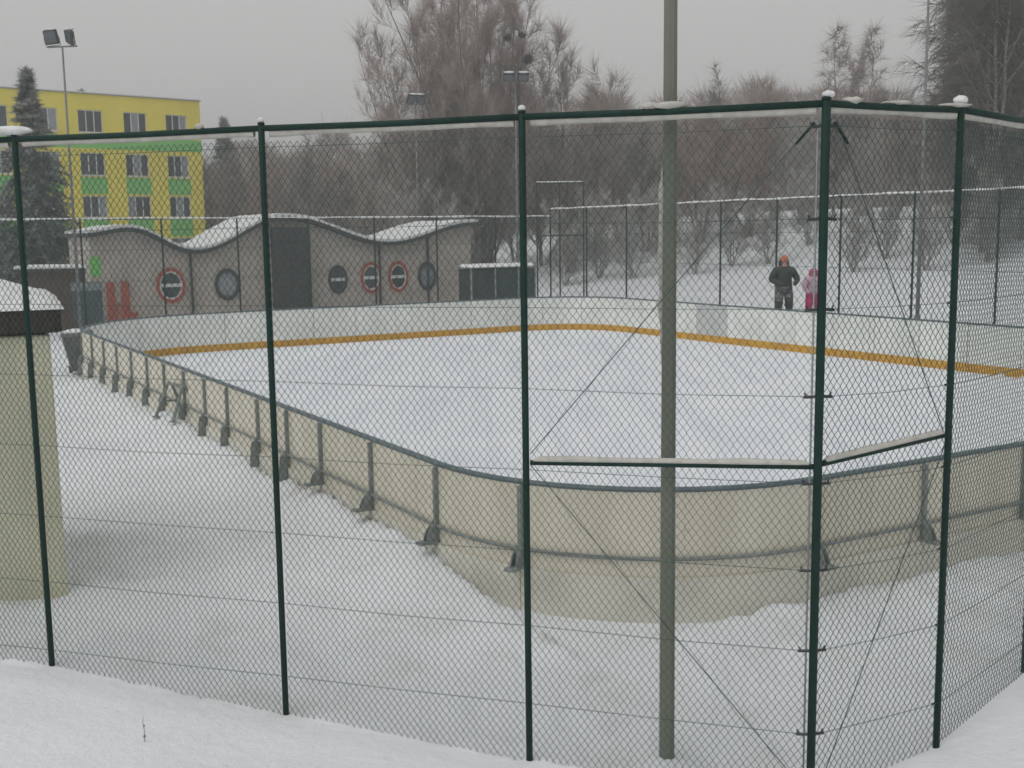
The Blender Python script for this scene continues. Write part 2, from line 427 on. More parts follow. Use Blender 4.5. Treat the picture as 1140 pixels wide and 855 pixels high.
# ------------------------------------------------------------------ chain link fence in front
def chain_mesh(name, w, h, px, pz, r, sides=4, mtl=None, seed=0):
    """interlocked vertical zigzag wires in the XZ plane, from (0,0,0) to (w,0,h)"""
    nw = int(round(w / px)); px = w / nw; ns = int(round(h / (pz / 2)))
    j = np.arange(ns + 1); V = []; F = []
    ang = np.arange(sides) * 2 * math.pi / sides + math.pi / 4
    rng = np.random.default_rng(seed)
    for i in range(nw):
        sgn = np.where((i + j) % 2 == 0, 1.0, -1.0)
        x = (i + .5) * px + sgn * (px / 2 + r * .4)
        x = x + .0045 * np.sin(j * .05 + seed + i * .01) + rng.normal(0, .0008, ns + 1) + rng.normal(0, .0012)
        z = j * (pz / 2) + .008 * np.sin(x * 2.3 + seed) + .004 * np.sin(x * 7.1 + seed)
        y = sgn * r * 1.1 * (1 if i % 2 else -1) + .020 * np.sin(x * 2.1 + seed) * np.sin(j * .045)
        P = np.stack([x, y, z], 1)
        ring = np.stack([np.cos(ang), np.sin(ang), 0 * ang], 1) * r * 1.1
        vv = (P[:, None, :] + ring[None]).reshape(-1, 3)
        base = len(V) * (ns + 1) * sides
        V.append(vv)
        a = (np.arange(ns)[:, None] * sides + np.arange(sides)[None])
        b = (np.arange(ns)[:, None] * sides + (np.arange(sides)[None] + 1) % sides)
        F.append((np.stack([a, b, b + sides, a + sides], -1).reshape(-1, 4) + base))
    V = np.concatenate(V); F = np.concatenate(F)
    me = bpy.data.meshes.new(name); me.vertices.add(len(V)); me.vertices.foreach_set('co', V.ravel())
    me.loops.add(F.size); me.loops.foreach_set('vertex_index', F.ravel())
    me.polygons.add(len(F)); me.polygons.foreach_set('loop_start', np.arange(0, F.size, 4))
    me.update(calc_edges=True); me.materials.append(mtl); return me
ZT = 3.88
C0 = Vector((1.76, 6.36, 0))
DL = Vector((-.957, .29, 0)).normalized()
left_posts = [C0 + DL * t for t in (0, 1.755, 3.5, 5.41, 7.25, 9.1)]
right_posts = [C0, Vector((2.677, 6.791, 0)), Vector((3.72, 7.86, 0)), Vector((5.0, 9.15, 0))]
fence = thing('chain_link_fence', C0, 'tall dark green chain link fence with a corner post and snow on its bars', 'fence')
def fr(v): return tuple(Vector(v) - C0)
WZ = [3.76, 3.25, 2.74, 2.24, 1.73, 1.21, .72, .20]
def run(posts, first, label_seed):
    for i in range(len(posts) - 1):
        p, q = posts[i], posts[i+1]; d = (q - p); L = d.length; d.normalize(); ang = math.atan2(d.y, d.x)
        me = chain_mesh('mesh_panel', L - .05, ZT + .38, .0231, .0635, .00195, 4, M_WIRE, i + label_seed)
        o = link('mesh_panel', me, fence); o.location = fr(p + d * .025 + Vector((0, 0, -.45))); o.rotation_euler = (0, 0, ang); tag(o, kind='stuff')
        # top rail, one length per bay, sagging a hair
        mb = MB(); mb.tube([fr(p + Vector((0, 0, ZT))), fr((p+q)/2 + Vector((0, 0, ZT - .006))), fr(q + Vector((0, 0, ZT)))], .0205, 10)
        mb.build('top_rail', M_GREEN, fence, True)
        # crusted snow clinging to the back and underside of the rail
        nb = Vector((-d.y, d.x, 0));  nb = nb if nb.y > 0 else -nb
        rows = []; n = 40
        for k in range(n + 1):
            t = k / n; c = p + d * (L * (.03 + .94 * t))
            h = .030 * (.8 + .3 * noise.noise(Vector((c.x*2.2, c.y*2.2, label_seed)))) 
            c = c + nb * .012 + Vector((0, 0, ZT - .020 - h * .4))
            rows.append([fr(c + nb * (.016*math.cos(w)) + Vector((0, 0, max(h, .004) * math.sin(w)))) for w in [2*math.pi*x/8 for x in range(8)]])
        mb = MB(); mb.quad_sheet(rows, True); mb.build('snow_crust', M_RIME, fence, True)
        for wz in WZ:
            sag = .012 * math.sin(wz * 5 + i)
            mb = MB(); mb.tube([fr(p + Vector((0, 0, wz)) + nb*-.006), fr((p+q)/2 + Vector((0, 0, wz - .008 + sag*.3)) + nb*-.006), fr(q + Vector((0, 0, wz)) + nb*-.006)], .0021, 4, False)
            mb.build('tension_wire', M_WIRE, fence)
run(left_posts, True, 0); run(right_posts, False, 20)
def fpost(p, r, z1, snow=None):
    mb = MB(); mb.tube([fr(p + Vector((0, 0, -.7))), fr(p + Vector((0, 0, z1 - .008))), fr(p + Vector((0, 0, z1)))], [r, r, r * .8], 14)
    o = mb.build('post', M_GREEN, fence, True)
    for e in o.data.polygons:
        if abs(e.normal.z) > .9: e.use_smooth = False
    mb = MB()
    mb.tube([fr(p + Vector((0, 0, z1))), fr(p + Vector((0, 0, z1 + .012))), fr(p + Vector((0, 0, z1 + .022)))], [r * 1.08, r * 1.08, r * .5], 12)
    mb.build('cap', M_GREEN, o, True)
    if snow:
        mb = MB(); mb.blob(fr(p + Vector((snow[3], 0, z1 + .02 + snow[2]*.5))), snow[0], snow[1], snow[2], snow[0]*77, 10)
        mb.build('snow_cap', M_CRUST, o, True)
for i, p in enumerate(left_posts[1:]):
    fpost(p, .0215, ZT + .022, (.19, .05, .032, -.05) if i == 2 else ((.022, .022, .018, 0) if i < 2 else None))
for i, p in enumerate(right_posts[1:]):
    fpost(p, .0215, ZT + .022, (.042, .040, .027, -.005) if i == 0 else None)
fpost(C0, .0255, ZT + .02, (.036, .030, .020, .01))
# pale galvanised tension bar beside the corner post
mb = MB(); mb.tube([fr(C0 + DL * .043 + Vector((0, 0, -.5))), fr(C0 + DL * .043 + Vector((0, 0, ZT - .09)))], .006, 6)
mb.build('tension_bar', M_ZINC, fence, True)
# wire clamps on the corner post, one each way on every wire
for wz in WZ:
    for dd in (DL, (right_posts[1] - C0).normalized()):
        mb = MB(); p = C0 + dd * .024 + Vector((0, 0, wz)); q = C0 + dd * .09 + Vector((0, 0, wz - .006))
        mb.tube([fr(p), fr(q)], .010, 6); mb.tube([fr(q - dd*.016 + Vector((0,0,.010))), fr(q - dd*.004 + Vector((0,0,.026)))], .005, 5)
        mb.build('wire_clamp', M_LAMP, fence)
    for p in (right_posts[1],):
        mb = MB(); dd = (right_posts[1] - C0).normalized(); s = p - dd * .021 + Vector((0, 0, wz))
        mb.tube([fr(s), fr(s - dd * .025)], .008, 5); mb.build('wire_clamp', M_LAMP, fence)
# brace bars with snow on top, and the crossing stay wires of both corner bays
for p, q, z0, z1 in ((left_posts[1], C0, 1.775, 1.83), (C0, right_posts[1], 1.845, 1.93)):
    d = (q - p).normalized(); nb = Vector((-d.y, d.x, 0)); L = (q-p).length
    mb = MB(); mb.tube([fr(p + d*.03 + Vector((0,0,z0))), fr(q - d*.024 + Vector((0,0,z1)))], .0165, 10); mb.build('brace_bar', M_GREEN, fence, True)
    rows = []; n = 44
    for k in range(n + 1):
        t = k / n; c = p + d * (.05 + (L - .1) * t) + Vector((0, 0, z0 + (z1 - z0)*t + .013))
        h = .034 * (.85 + .25 * noise.noise(Vector((c.x*4, c.y*4, 3)))) * min(1, 30*t + .4, 30*(1-t) + .4)
        rows.append([fr(c + nb*(.019*math.cos(w)) + Vector((0,0,h*max(math.sin(w), -.1)))) for w in [2*math.pi*x/10 for x in range(10)]])
    mb = MB(); mb.quad_sheet(rows, True); mb.build('snow_crust', M_RIME, fence, True)
for o, z0 in ((left_posts[1], 1.80), (right_posts[1], 1.90)):
    d = (o - C0).normalized()
    for za, zb in ((ZT - .14, z0 + .03), (-.08, z0 - .04)):
        mb = MB(); mb.tube([fr(C0 + d*.10 + Vector((0,0,za))), fr(o - d*.03 + Vector((0,0,zb)))], .0032, 5); mb.build('stay_wire', M_WIRE, fence)
    mb = MB(); a = C0 + d*.06 + Vector((0,0,ZT - .10)); e = C0 + d*.16 + Vector((0,0,ZT - .10 - .115))
    mb.tube([fr(a), fr(e)], .008, 6); mb.build('stay_tensioner', M_GREEN, fence)
# a few lumps of snow left along the top rail
for t, s in ((.86, .10), (.98, .06), (3.95, .03)):
    c = C0 + DL * t + Vector((0, 0, ZT + .028)); mb = MB(); mb.blob(fr(c), s, .026, .022, t * 9, 8, .3); mb.build('snow_crust', M_RIME, fence, True)
for t, s, h in ((.18, .09, .02), (.5, .14, .012), (.95, .16, .014)):
    c = C0 + (right_posts[1]-C0) * t + Vector((0, 0, ZT + .022)); mb = MB(); mb.blob(fr(c), s*.6, .026, h, t * 9 + 3, 8, .4); mb.build('snow_crust', M_RIME, fence, True)

# ------------------------------------------------------------------ tall pole behind the fence
pole = thing('lighting_pole', (.952, 6.76, -.1), 'tall tapering olive grey pole standing just behind the fence', 'pole')
mb = MB(); mb.tube([(0,0,-.3), (0,0,.0), (0,0,4.1), (0,0,9.3)], [.0505, .050, .0415, .030], 8, phase=math.pi/8); mb.build('shaft', M_POLE, pole)
rows = []
for k in range(41):
    t = k / 40; z = 3.66 - 1.15 * t; w = .020 * (.8 + .7 * noise.noise(Vector((0, 0, z * 9)))) * min(1, 8 * t + .25, 3 * (1 - t) + .1)
    rows.append([(-.043 - w*.35 + w*math.cos(a), .004 + .024*math.sin(a), z) for a in [2*math.pi*x/8 for x in range(8)]])
mb = MB(); mb.quad_sheet(rows, True); mb.build('snow_crust', M_RIME, pole, True)

# ------------------------------------------------------------------ hut on the left
hut = thing('utility_hut', (-4.05, 9.83, 0), 'beige rendered hut with dark fascia and thick snow cap on its roof', 'hut', rz=R(23.5))
mb = MB(); mb.bevbox(-3.2, 0, 0, 2.4, -.2, 2.36, .015); mb.build('wall', M_PLASTER, hut)
for k in range(8):
    x0 = -3.26 + k * .42; mb = MB(); mb.box(x0 + .004, x0 + .416 if k < 7 else .10, -.05, -.025, 2.385, 2.58); mb.build('fascia_board', M_FASCIA, hut)
for k in range(6):
    y0 = -.02 + k * .41; mb = MB(); mb.box(.076, .10, y0 + .004, y0 + .406, 2.385, 2.58); mb.build('fascia_board', M_FASCIA, hut)
mb = MB(); mb.box(-3.24, .074, -.022, 2.43, 2.378, 2.57); mb.build('roof_slab', M_FASCIA, hut)
rows = []
for j in range(25):
    row = []
    for i in range(33):
        u, v = i/32, j/24; x = -3.30 + 3.43*u; y = -.07 + 2.52*v
        e = min(u, 1-u)*3.37; f2 = min(v, 1-v)*2.52; k = min(e, f2)
        edge = sm(k / .10)**.5 if k > 0 else 0
        z = 2.582 + .035*edge + .34*min(1.2, k) + .03*noise.fractal(Vector((x*2, y*2, 4)), 1, 2, 3)*edge
        row.append((x + .012*noise.noise(Vector((y*5, x*5, 0))), y, z))
    rows.append(row)
mb = MB(); mb.quad_sheet(rows); mb.build('snow_cap', M_CRUST, hut, True)

# ------------------------------------------------------------------ wheelie bin and trestle by the boards
wb = thing('waste_bin', (-10.2, 26.6, 0), 'grey wheeled waste bin leaning near the rink corner by the hut', 'bin', rz=R(25))
T = Matrix.Rotation(R(-7), 4, 'Y')
def taper(mb, w0, d0, w1, d1, z0, z1, T):
    rows = [[tuple(T @ Vector(p)) for p in ((-w,-d,z),(w,-d,z),(w,d,z),(-w,d,z))] for w, d, z in ((w0,d0,z0),(w1,d1,z1))]
    b = len(mb.v); mb.quad_sheet(rows, True); mb.f += [(b+3,b+2,b+1,b), (b+4,b+5,b+6,b+7)]; mb.mi += [0,0]
M_BIN = mat('bin_plastic', (.14, .15, .155), (.10, .11, .115), 4, .5)
mb = MB(); taper(mb, .27, .25, .34, .34, .10, .92, T); mb.build('body', M_BIN, wb)
mb = MB(); taper(mb, .36, .37, .33, .33, .925, .99, T); mb.build('lid', M_BIN, wb)
mb = MB(); mb.tube([T @ Vector((-.28,.40,.90)), T @ Vector((.28,.40,.90))], .016, 6); mb.build('handle', M_BIN, wb)
for s in (-1, 1):
    mb = MB(); mb.tube([T @ Vector((s*.25,.24,.10)), T @ Vector((s*.31,.24,.10))], .10, 12); mb.build('wheel', M_LAMP, wb)
mb = MB(); mb.blob(T @ Vector((0,0,1.0)), .31, .30, .07, 3, 8); mb.build('snow_cap', M_CRUST, wb, True)
tr = thing('trestle', (-5.42, 18.0, height(-5.42, 18.0) - .02), 'small grey metal trestle standing against the outside of the boards', 'trestle', rz=R(-50))
for s in (-1, 1):
    for q in (-1, 1):
        mb = MB(); mb.tube([(s*.28, 0.04*q, .52), (s*.34, .24*q, 0)], .026, 6); mb.build('leg', M_BPOST, tr)
        mb = MB(); mb.box(s*.34-.05, s*.34+.05, .24*q-.05, .24*q+.05, .0, .02); mb.build('foot', M_BPOST, tr)
mb = MB(); mb.tube([(-.34,0,.54), (.34,0,.54)], .030, 8); mb.build('cross_beam', M_BPOST, tr)
for s in (-1, 1):
    mb = MB(); mb.tube([(s*.31,-.13,.25), (s*.31,.13,.25)], .016, 5); mb.build('stretcher', M_BPOST, tr)

# ------------------------------------------------------------------ fences round the far sides
BAY = 2.53
far_me = chain_mesh('far_mesh', BAY, 3.9, .05, .13, .0028, 3, M_WIRE, 3)
def far_fence(label, p, d, n, zt, skipfirst=False):
    base = Vector(p); t = thing('boundary_fence', base, label, 'fence', None)
    d = d.normalized(); ang = math.atan2(d.y, d.x)
    for i in range(n + 1):
        q = d * (BAY * i); g = height(*(base + q).xy)
        mb = MB(); mb.tube([q + Vector((0,0,g-.3)), q + Vector((0,0,zt+.03))], .032, 8); mb.build('post', M_GREEN, t, True)
        if i == n: break
        o = link('mesh_panel', far_me, t); o.location = q + Vector((0, 0, zt - 3.9)); o.rotation_euler = (0,0,ang); tag(o, kind='stuff')
        e = q + d * BAY
        mb = MB(); mb.tube([q + Vector((0,0,zt)), e + Vector((0,0,zt))], .022, 6); mb.build('top_rail', M_GREEN, t, True)
        for wz in (zt - 1.0, zt - 2.0):
            mb = MB(); mb.tube([q + Vector((0,0,wz)), e + Vector((0,0,wz))], .008, 4, False); mb.build('tension_wire', M_WIRE, t)
        rows = []
        for k in range(21):
            u = k/20; c = q + d*(BAY*u); hh = .035*(.75 + .9*abs(noise.noise(Vector((c.x*1.7 + i, c.y*1.7, zt)))))
            c = c + Vector((0,0,zt + .012 + .02*noise.noise(Vector((c.x*.8, c.y*.8, 2)))))
            rows.append([tuple(c + Vector((-d.y,d.x,0))*(.03*math.cos(w)) + Vector((0,0,hh*math.sin(w)))) for w in [2*math.pi*x/6 for x in range(6)]])
        mb = MB(); mb.quad_sheet(rows, True); mb.build('snow_crust', M_CRUST, t, True)
    return t
far_fence('green wire fence with snowy top rail behind the right hand far boards', ab(37.94, 24.3), -AX, 13, 4.07)
far_fence('green wire fence with snowy top rail in front of the wavy roofed pavilion', ab(37.94, 24.3), -BX, 12, 3.78)

# ------------------------------------------------------------------ flood light masts
def mast(p, h, label, lamps, rz, side=0):
    t = thing('floodlight_mast', p, label, 'floodlight', 'floodlight masts round the rink', rz)
    mb = MB(); mb.tube([(0,0,-.3), (0,0,h*.5), (0,0,h)], [.06, .042, .028], 8); mb.build('mast', M_MAST, t, True)
    mb = MB(); mb.tube([(-.5,0,h), (.5,0,h)], .025, 6); mb.build('crossbar', M_MAST, t, True)
    for x, tilt, yaw, roll in lamps:
        T = Matrix.Translation((x,0,h+.06)) @ Matrix.Rotation(R(yaw),4,'Z') @ Matrix.Rotation(R(tilt),4,'X') @ Matrix.Rotation(R(roll),4,'Y')
        mb = MB(); mb.bevbox(-.21,.21,-.07,.07,.02,.46,.03,T); lo = mb.build('floodlight', M_LAMP, t)
        mb = MB(); mb.box(-.17,.17,-.085,-.072,.07,.41,T); mb.build('lens', M_LAMPGL, lo)
        mb = MB(); mb.tube([T @ Vector((-.23,0,.24)), T @ Vector((-.23,0,-.02)), T @ Vector((.23,0,-.02)), T @ Vector((.23,0,.24))], .016, 5); mb.build('yoke', M_ZINC, lo)
        mb = MB(); mb.blob(T @ Vector((0,.0,.47)), .2, .08, .04, x*5, 6); mb.build('snow_cap', M_CRUST, lo, True)
    return t
mast((-13.75, 35.8, 0), 9.05, 'thin mast with two tilted floodlights beside the snowy spruce', ((-.30, 14, 12, -7), (.30, 16, -38, 22)), R(-10))
mast((-4.05, 50.2, 0), 8.75, 'thin mast whose floodlights show against the left of the great bare tree', ((-.25, 40, 20, 0), (.25, 40, -25, 8)), R(15))
mast((.28, 43.0, 0), 8.75, 'pale mast with two floodlights seen beside bare branches behind the dark bench box', ((-.27, 62, 0, 0), (.27, 62, 0, 0)), R(5))
mast((10.62, 29.3, 0), 9.6, 'slim grey mast between the rink boards and the fence near the birches', ((-.27, 40, 0, 0), (.27, 40, 0, 0)), R(-40))

# ------------------------------------------------------------------ players' bench box and ball stop frame
bb = thing('bench_shelter', tuple(ab(36.3, 20.9, 0)), 'dark green bench shelter with snow on top behind the far boards', 'shelter', rz=TH)
M_SHEL = mat('shelter_green', (.022, .04, .038), (.035, .055, .05), 3, .5)
for x0, x1 in ((-1.35, -.42), (-.36, .57), (.63, 1.3)):
    mb = MB(); mb.bevbox(x0, x1, -.5, .55, .05, 1.86, .02); mb.build('panel', M_SHEL, bb)
for x in (-1.38, -.39, .60, 1.33):
    mb = MB(); mb.box(x-.025, x+.025, -.53, -.47, 0, 1.9); mb.build('frame_post', M_ZINC, bb)
mb = MB(); mb.box(-1.42, 1.37, -.58, .6, 1.9, 1.94); mb.build('roof', M_ZINC, bb)
rows = []
for j in range(9):
    row = []
    for i in range(25):
        u, v = i/24, j/8; k = min(min(u,1-u)*2.75, min(v,1-v)*1.15)
        row.append((-1.4 + 2.75*u, -.57 + 1.15*v, 1.942 + .10*sm(k/.12)*(1+.3*noise.noise(Vector((u*6, v*3, 1))))))
    rows.append(row)
mb = MB(); mb.quad_sheet(rows); mb.build('snow_cap', M_CRUST, bb, True)
bs = thing('ball_stop_frame', (2.2, 50.0, height(2.2, 50)), 'tall thin goal-like frame of tubes behind the far fence corner', 'frame')
z0 = bs.location.z
for x in (-1.0, 0, 1.05):
    mb = MB(); mb.tube([(x,0,-.3), (x,0,5.3-z0)], .035, 6); mb.build('upright', M_GREEN, bs, True)
for z in (5.3, 3.0):
    mb = MB(); mb.tube([(-1.0,0,z-z0), (1.05,0,z-z0)], .03, 6); mb.build('crossbar', M_GREEN, bs, True)
mb = MB(); mb.tube([(-1.0,0,5.34-z0), (1.05,0,5.34-z0)], .03, 6); mb.build('snow_crust', M_CRUST, bs, True)

# ------------------------------------------------------------------ pavilion with the wavy roof
pav = thing('pavilion', tuple(ab(40, 14.5, 0)), 'low brown pavilion with snowy wavy roof and round porthole windows', 'building', rz=TH)
# local x = b - 14.5, local y = a - 40
KEY = [(-7.5, 3.32), (-6.05, 3.5), (-3.8, 2.70), (-.5, 3.86), (3.6, 2.86), (7.3, 3.58)]
def wave(x):
    if x <= KEY[0][0]: return KEY[0][1]
    for (p, h), (q, g) in zip(KEY, KEY[1:]):
        if p <= x <= q: return h + (g - h) * (.5 - .5 * math.cos(math.pi * (x - p) / (q - p)))
    return KEY[-1][1]
X0, X1 = -7.30, 7.3
n = 74; xw = [X0 + (X1 - X0)*i/n for i in range(n+1)]
mb = MB()
mb.quad_sheet([[(x, 0, -.2) for x in xw], [(x, 0, wave(x) - .10) for x in xw]])
mb.quad_sheet([[(x, 4, -.2) for x in xw][::-1], [(x, 4, wave(x) - .10) for x in xw][::-1]])
for x in (X0, X1): mb.quad_sheet([[(x, 0, -.2), (x, 4, -.2)], [(x, 0, wave(x)-.1), (x, 4, wave(x)-.1)]])
mb.build('wall', M_PAV, pav)
def sheet(off0, off1, y0, y1, x0, x1, mb, lump=0):
    xx = [x0 + (x1-x0)*i/n for i in range(n+1)]; yy = [y0 + (y1-y0)*j/10 for j in range(11)]
    top = [[(x, y, wave(x) + off1 + lump*noise.noise(Vector((x*1.5, y*1.5, 0)))) for x in xx] for y in yy]
    bot = [[(x, y, wave(x) + off0) for x in xx] for y in yy]
    mb.quad_sheet(top); mb.quad_sheet([r[::-1] for r in bot])
    mb.quad_sheet([bot[0], top[0]]); mb.quad_sheet([top[-1], bot[-1]])
    mb.quad_sheet([[r[0] for r in top], [r[0] for r in bot]]); mb.quad_sheet([[r[-1] for r in bot], [r[-1] for r in top]])
mb = MB(); sheet(-.12, .02, -.35, 4.2, X0 - .1, X1 + .2, mb); rf = mb.build('roof', M_DARK, pav)
mb = MB(); sheet(.022, .13, -.32, 4.17, X0 - .08, X1 + .18, mb, .03); mb.build('snow_cap', M_CRUST, rf, True)
# dark slate bay between the two halves, laid in courses
mb = MB(); mb.box(-1.0, .28, -.55, -.002, -.2, 3.45); bay = mb.build('slate_bay', M_DARK, pav)
for c in range(14):
    zc = .15 + c * .235
    mb = MB(); mb.box(-1.02, .30, -.60, -.552, zc, zc + .215); mb.build('slate_course', M_DARK, bay)
def oval(cx, cz, rx, rz, red, bar):
    def ring(rx0, rz0, rx1, rz1, y0, y1):
        rows = []; N = 36
        for a, b, y in ((rx1, rz1, y1), (rx1, rz1, y0), (rx0, rz0, y0), (rx0, rz0, y1)):
            rows.append([(cx + a*math.cos(2*math.pi*k/N), y, cz + b*math.sin(2*math.pi*k/N)) for k in range(N)])
        rows.append(rows[0]); return MB().quad_sheet(rows, True)
    fr_ = ring(rx*.80, rz*.80, rx*1.0, rz*1.0, -.07, -.001).build('porthole_window', M_RED if red else M_DARK, pav)
    inner = ring(rx*.70, rz*.70, rx*.80, rz*.80, -.05, -.001).build('frame', M_FRAME if red else M_RAIL, fr_)
    N = 36; g = MB(); g.v = [(cx + rx*.71*math.cos(2*math.pi*k/N), -.02, cz + rz*.71*math.sin(2*math.pi*k/N)) for k in range(N)]; g.f = [tuple(range(N))]; g.mi = [0]
    g.build('pane', M_GLASS if bar else M_LENS, fr_)
    if bar: MB().box(cx - rx*.70, cx + rx*.70, -.048, -.022, cz - .06, cz + .06).build('crossbar', M_FRAME, fr_)
for b, z, red, bar, k in ((9.83, 1.50, 1, 1, .62), (11.83, 1.46, 0, 0, .57), (16.06, 1.5, 0, 1, .54), (17.42, 1.53, 1, 1, .60), (18.56, 1.53, 1, 1, .60), (19.81, 1.52, 0, 0, .56)):
    oval(b - 14.5, z, k * (.80 if b < 13 else .70), k, red, bar)
# door with a green sign panel above, and the painted orange posts
mb = MB(); mb.box(-7.33, -6.98, -.03, -.001, 1.9, 2.55); mb.build('green_panel', M_GWALL, pav)
M_DOORB = mat('door_blue_grey', (.075, .10, .11), (.055, .075, .085), 4, .5)
mb = MB(); mb.box(-7.95, -7.0, -.06, -.001, -.1, 1.42); dr = mb.build('door', M_DOORB, pav)
mb = MB(); mb.box(-7.97, -6.98, -.08, -.001, 1.424, 1.72); mb.build('transom', M_ZINC, dr)
mb = MB(); mb.tube([(-7.1,-.09,.75), (-7.1,-.09,.95)], .018, 6); mb.build('handle', M_ZINC, dr)
for x0 in (-6.84, -6.36):
    mb = MB(); mb.bevbox(x0, x0 + .26, -.10, -.001, .0, 1.68, .02); mb.build('orange_post', M_RED, pav)
mb = MB(); mb.box(-6.58, -6.362, -.05, -.001, .0, .95); mb.build('orange_infill', mat('salmon_paint', (.40, .17, .12), (.34, .15, .11), 4, .7), pav)
mb = MB(); mb.box(-6.095, -5.85, -.09, -.001, .0, .62); mb.build('orange_step', M_RED, pav)
for x in (3.28, 5.35, -3.95):
    mb = MB(); mb.tube([(x,-.06,0), (x,-.06,wave(x) - .12)], .045, 8); mb.build('downpipe', M_DARK, pav)
# ------------------------------------------------------------------ yellow school block
ang = math.atan2(.6484, .7613)
sch = thing('apartment_block', (-20.12, 75.0, 0), 'yellow and green rendered block with rows of triple windows', 'building', rz=ang)
WCOL = [(-2.37, -.93), (-5.12, -3.62), (-7.95, -6.42), (-10.75, -9.15), (-13.6, -12.0), (-16.4, -14.8)]
ROWS = [(9.58, 10.93), (6.98, 8.36), (4.42, 5.75), (1.8, 3.1)]
def wall_open(mb, x0, x1, z0, z1, ops, dep):
    X = sorted({x0, x1, *[v for o in ops for v in o[:2]]}); Z = sorted({z0, z1, *[v for o in ops for v in o[2:]]})
    for i in range(len(X)-1):
        for j in range(len(Z)-1):
            cx, cz = (X[i]+X[i+1])/2, (Z[j]+Z[j+1])/2
            if any(o[0] < cx < o[1] and o[2] < cz < o[3] for o in ops): continue
            b = len(mb.v); mb.v += [(X[i],0,Z[j]),(X[i+1],0,Z[j]),(X[i+1],0,Z[j+1]),(X[i],0,Z[j+1])]; mb.f.append((b,b+1,b+2,b+3)); mb.mi.append(0)
    for a, b_, c, d in ops:
        P = [(a,c),(b_,c),(b_,d),(a,d)]
        for k in range(4):
            p, q = P[k], P[(k+1)%4]; b = len(mb.v)
            mb.v += [(p[0],0,p[1]),(p[0],dep,p[1]),(q[0],dep,q[1]),(q[0],0,q[1])]; mb.f.append((b,b+1,b+2,b+3)); mb.mi.append(0)
ops = [(a, b, c, d) for a, b in WCOL for c, d in ROWS]
mb = MB(); wall_open(mb, -18, 0, -.5, 11.88, ops, .16)
mb.quad_sheet([[(0,0,-.5),(0,11,-.5)],[(0,0,11.88),(0,11,11.88)]]); mb.quad_sheet([[(-18,11,-.5),(-18,0,-.5)],[(-18,11,11.88),(-18,0,11.88)]])
mb.quad_sheet([[(0,11,-.5),(-18,11,-.5)],[(0,11,11.88),(-18,11,11.88)]])
mb.build('wall', M_YWALL, sch)
mb = MB(); mb.box(-18.08, .08, -.08, 11.08, 11.882, 11.93); mb.build('roof', M_ZINC, sch)
mb = MB(); mb.box(-18.05, .05, -.05, 11.05, 11.932, 12.0); mb.build('snow_cap', M_CRUST, sch)
mb = MB(); mb.box(-18, .0, -.03, -.002, 8.62, 9.36); mb.build('green_band', M_GWALL, sch)
for a, b in WCOL:
    for z0, z1 in ((5.87, 6.86), (3.22, 4.30), (.4, 1.7)):
        mb = MB(); mb.box(a - .05, b + .05, -.025, -.002, z0, z1); mb.build('spandrel', M_GWALL, sch)
    for c, d in ROWS:
        mb = MB(); w = b - a; e = .06
        mb.box(a, b, .10, .16, c, c+e); mb.box(a, b, .10, .16, d-e, d)
        for k in range(4):
            x = a + (w - e) * k / 3; mb.box(x, x+e, .101, .159, c+e, d-e)
        win = mb.build('window', M_FRAME, sch)
        for k in range(3):
            x0 = a + (w-e)*k/3 + e; x1 = a + (w-e)*(k+1)/3
            mb = MB(); mb.box(x0, x1, .12, .14, c+e, d-e); mb.build('pane', M_GLASS if (k + int(c*3) + int(a)) % 4 else M_LENS, win)
        mb = MB(); mb.box(a-.05, b+.05, -.09, -.027, c-.05, c-.002); mb.build('sill', M_FRAME, win)
# low brown timber shed between the hut and the pavilion
sh = thing('timber_shed', (-15.3, 39.0, 0), 'low brown timber shed beside the pavilion door and the spruce', 'shed', rz=R(10))
for k in range(9):
    mb = MB(); mb.box(-1.6 + k*.24, -1.6 + k*.24 + .232, -.03, .0, -.1, 2.05); mb.build('plank', M_BRICK, sh)
mb = MB(); mb.box(-1.58, .55, .002, 1.8, -.1, 2.0); mb.build('wall', M_BRICK, sh)
mb = MB(); mb.box(-1.75, .70, -.2, 1.95, 2.06, 2.14); mb.build('roof', M_DARK, sh)
mb = MB(); mb.bevbox(-1.73, .68, -.18, 1.93, 2.142, 2.26, .04); mb.build('snow_cap', M_CRUST, sh)

# ------------------------------------------------------------------ bare trees
def cones(P, Q, r0, name, mtl):
    """many 3-sided tapering twigs P->Q as one mesh"""
    P = np.asarray(P, float); Q = np.asarray(Q, float); r0 = np.asarray(r0, float)
    d = Q - P; L = np.linalg.norm(d, axis=1, keepdims=True); d /= np.maximum(L, 1e-6)
    ref = np.where(np.abs(d[:, 2:3]) > .9, np.array([[1., 0, 0]]), np.array([[0., 0, 1.]]))
    a = np.cross(d, ref); a /= np.maximum(np.linalg.norm(a, axis=1, keepdims=True), 1e-6); c = np.cross(d, a)
    V = np.empty((len(P), 4, 3))
    for k in range(3):
        t = 2 * math.pi * k / 3; V[:, k] = P + (a * math.cos(t) + c * math.sin(t)) * r0[:, None]
    V[:, 3] = Q
    b = np.arange(len(P))[:, None] * 4
    F = np.concatenate([b + np.array([[0, 1, 3]]), b + np.array([[1, 2, 3]]), b + np.array([[2, 0, 3]])], 0)
    me = bpy.data.meshes.new(name); me.vertices.add(V.size // 3); me.vertices.foreach_set('co', V.ravel())
    me.loops.add(F.size); me.loops.foreach_set('vertex_index', F.ravel().astype(np.int32))
    me.polygons.add(len(F)); me.polygons.foreach_set('loop_start', np.arange(0, F.size, 3))
    me.update(calc_edges=True); me.materials.append(mtl); return me
def rvec(rng):
    v = Vector((rng.gauss(0,1), rng.gauss(0,1), rng.gauss(0,1))); return v.normalized()
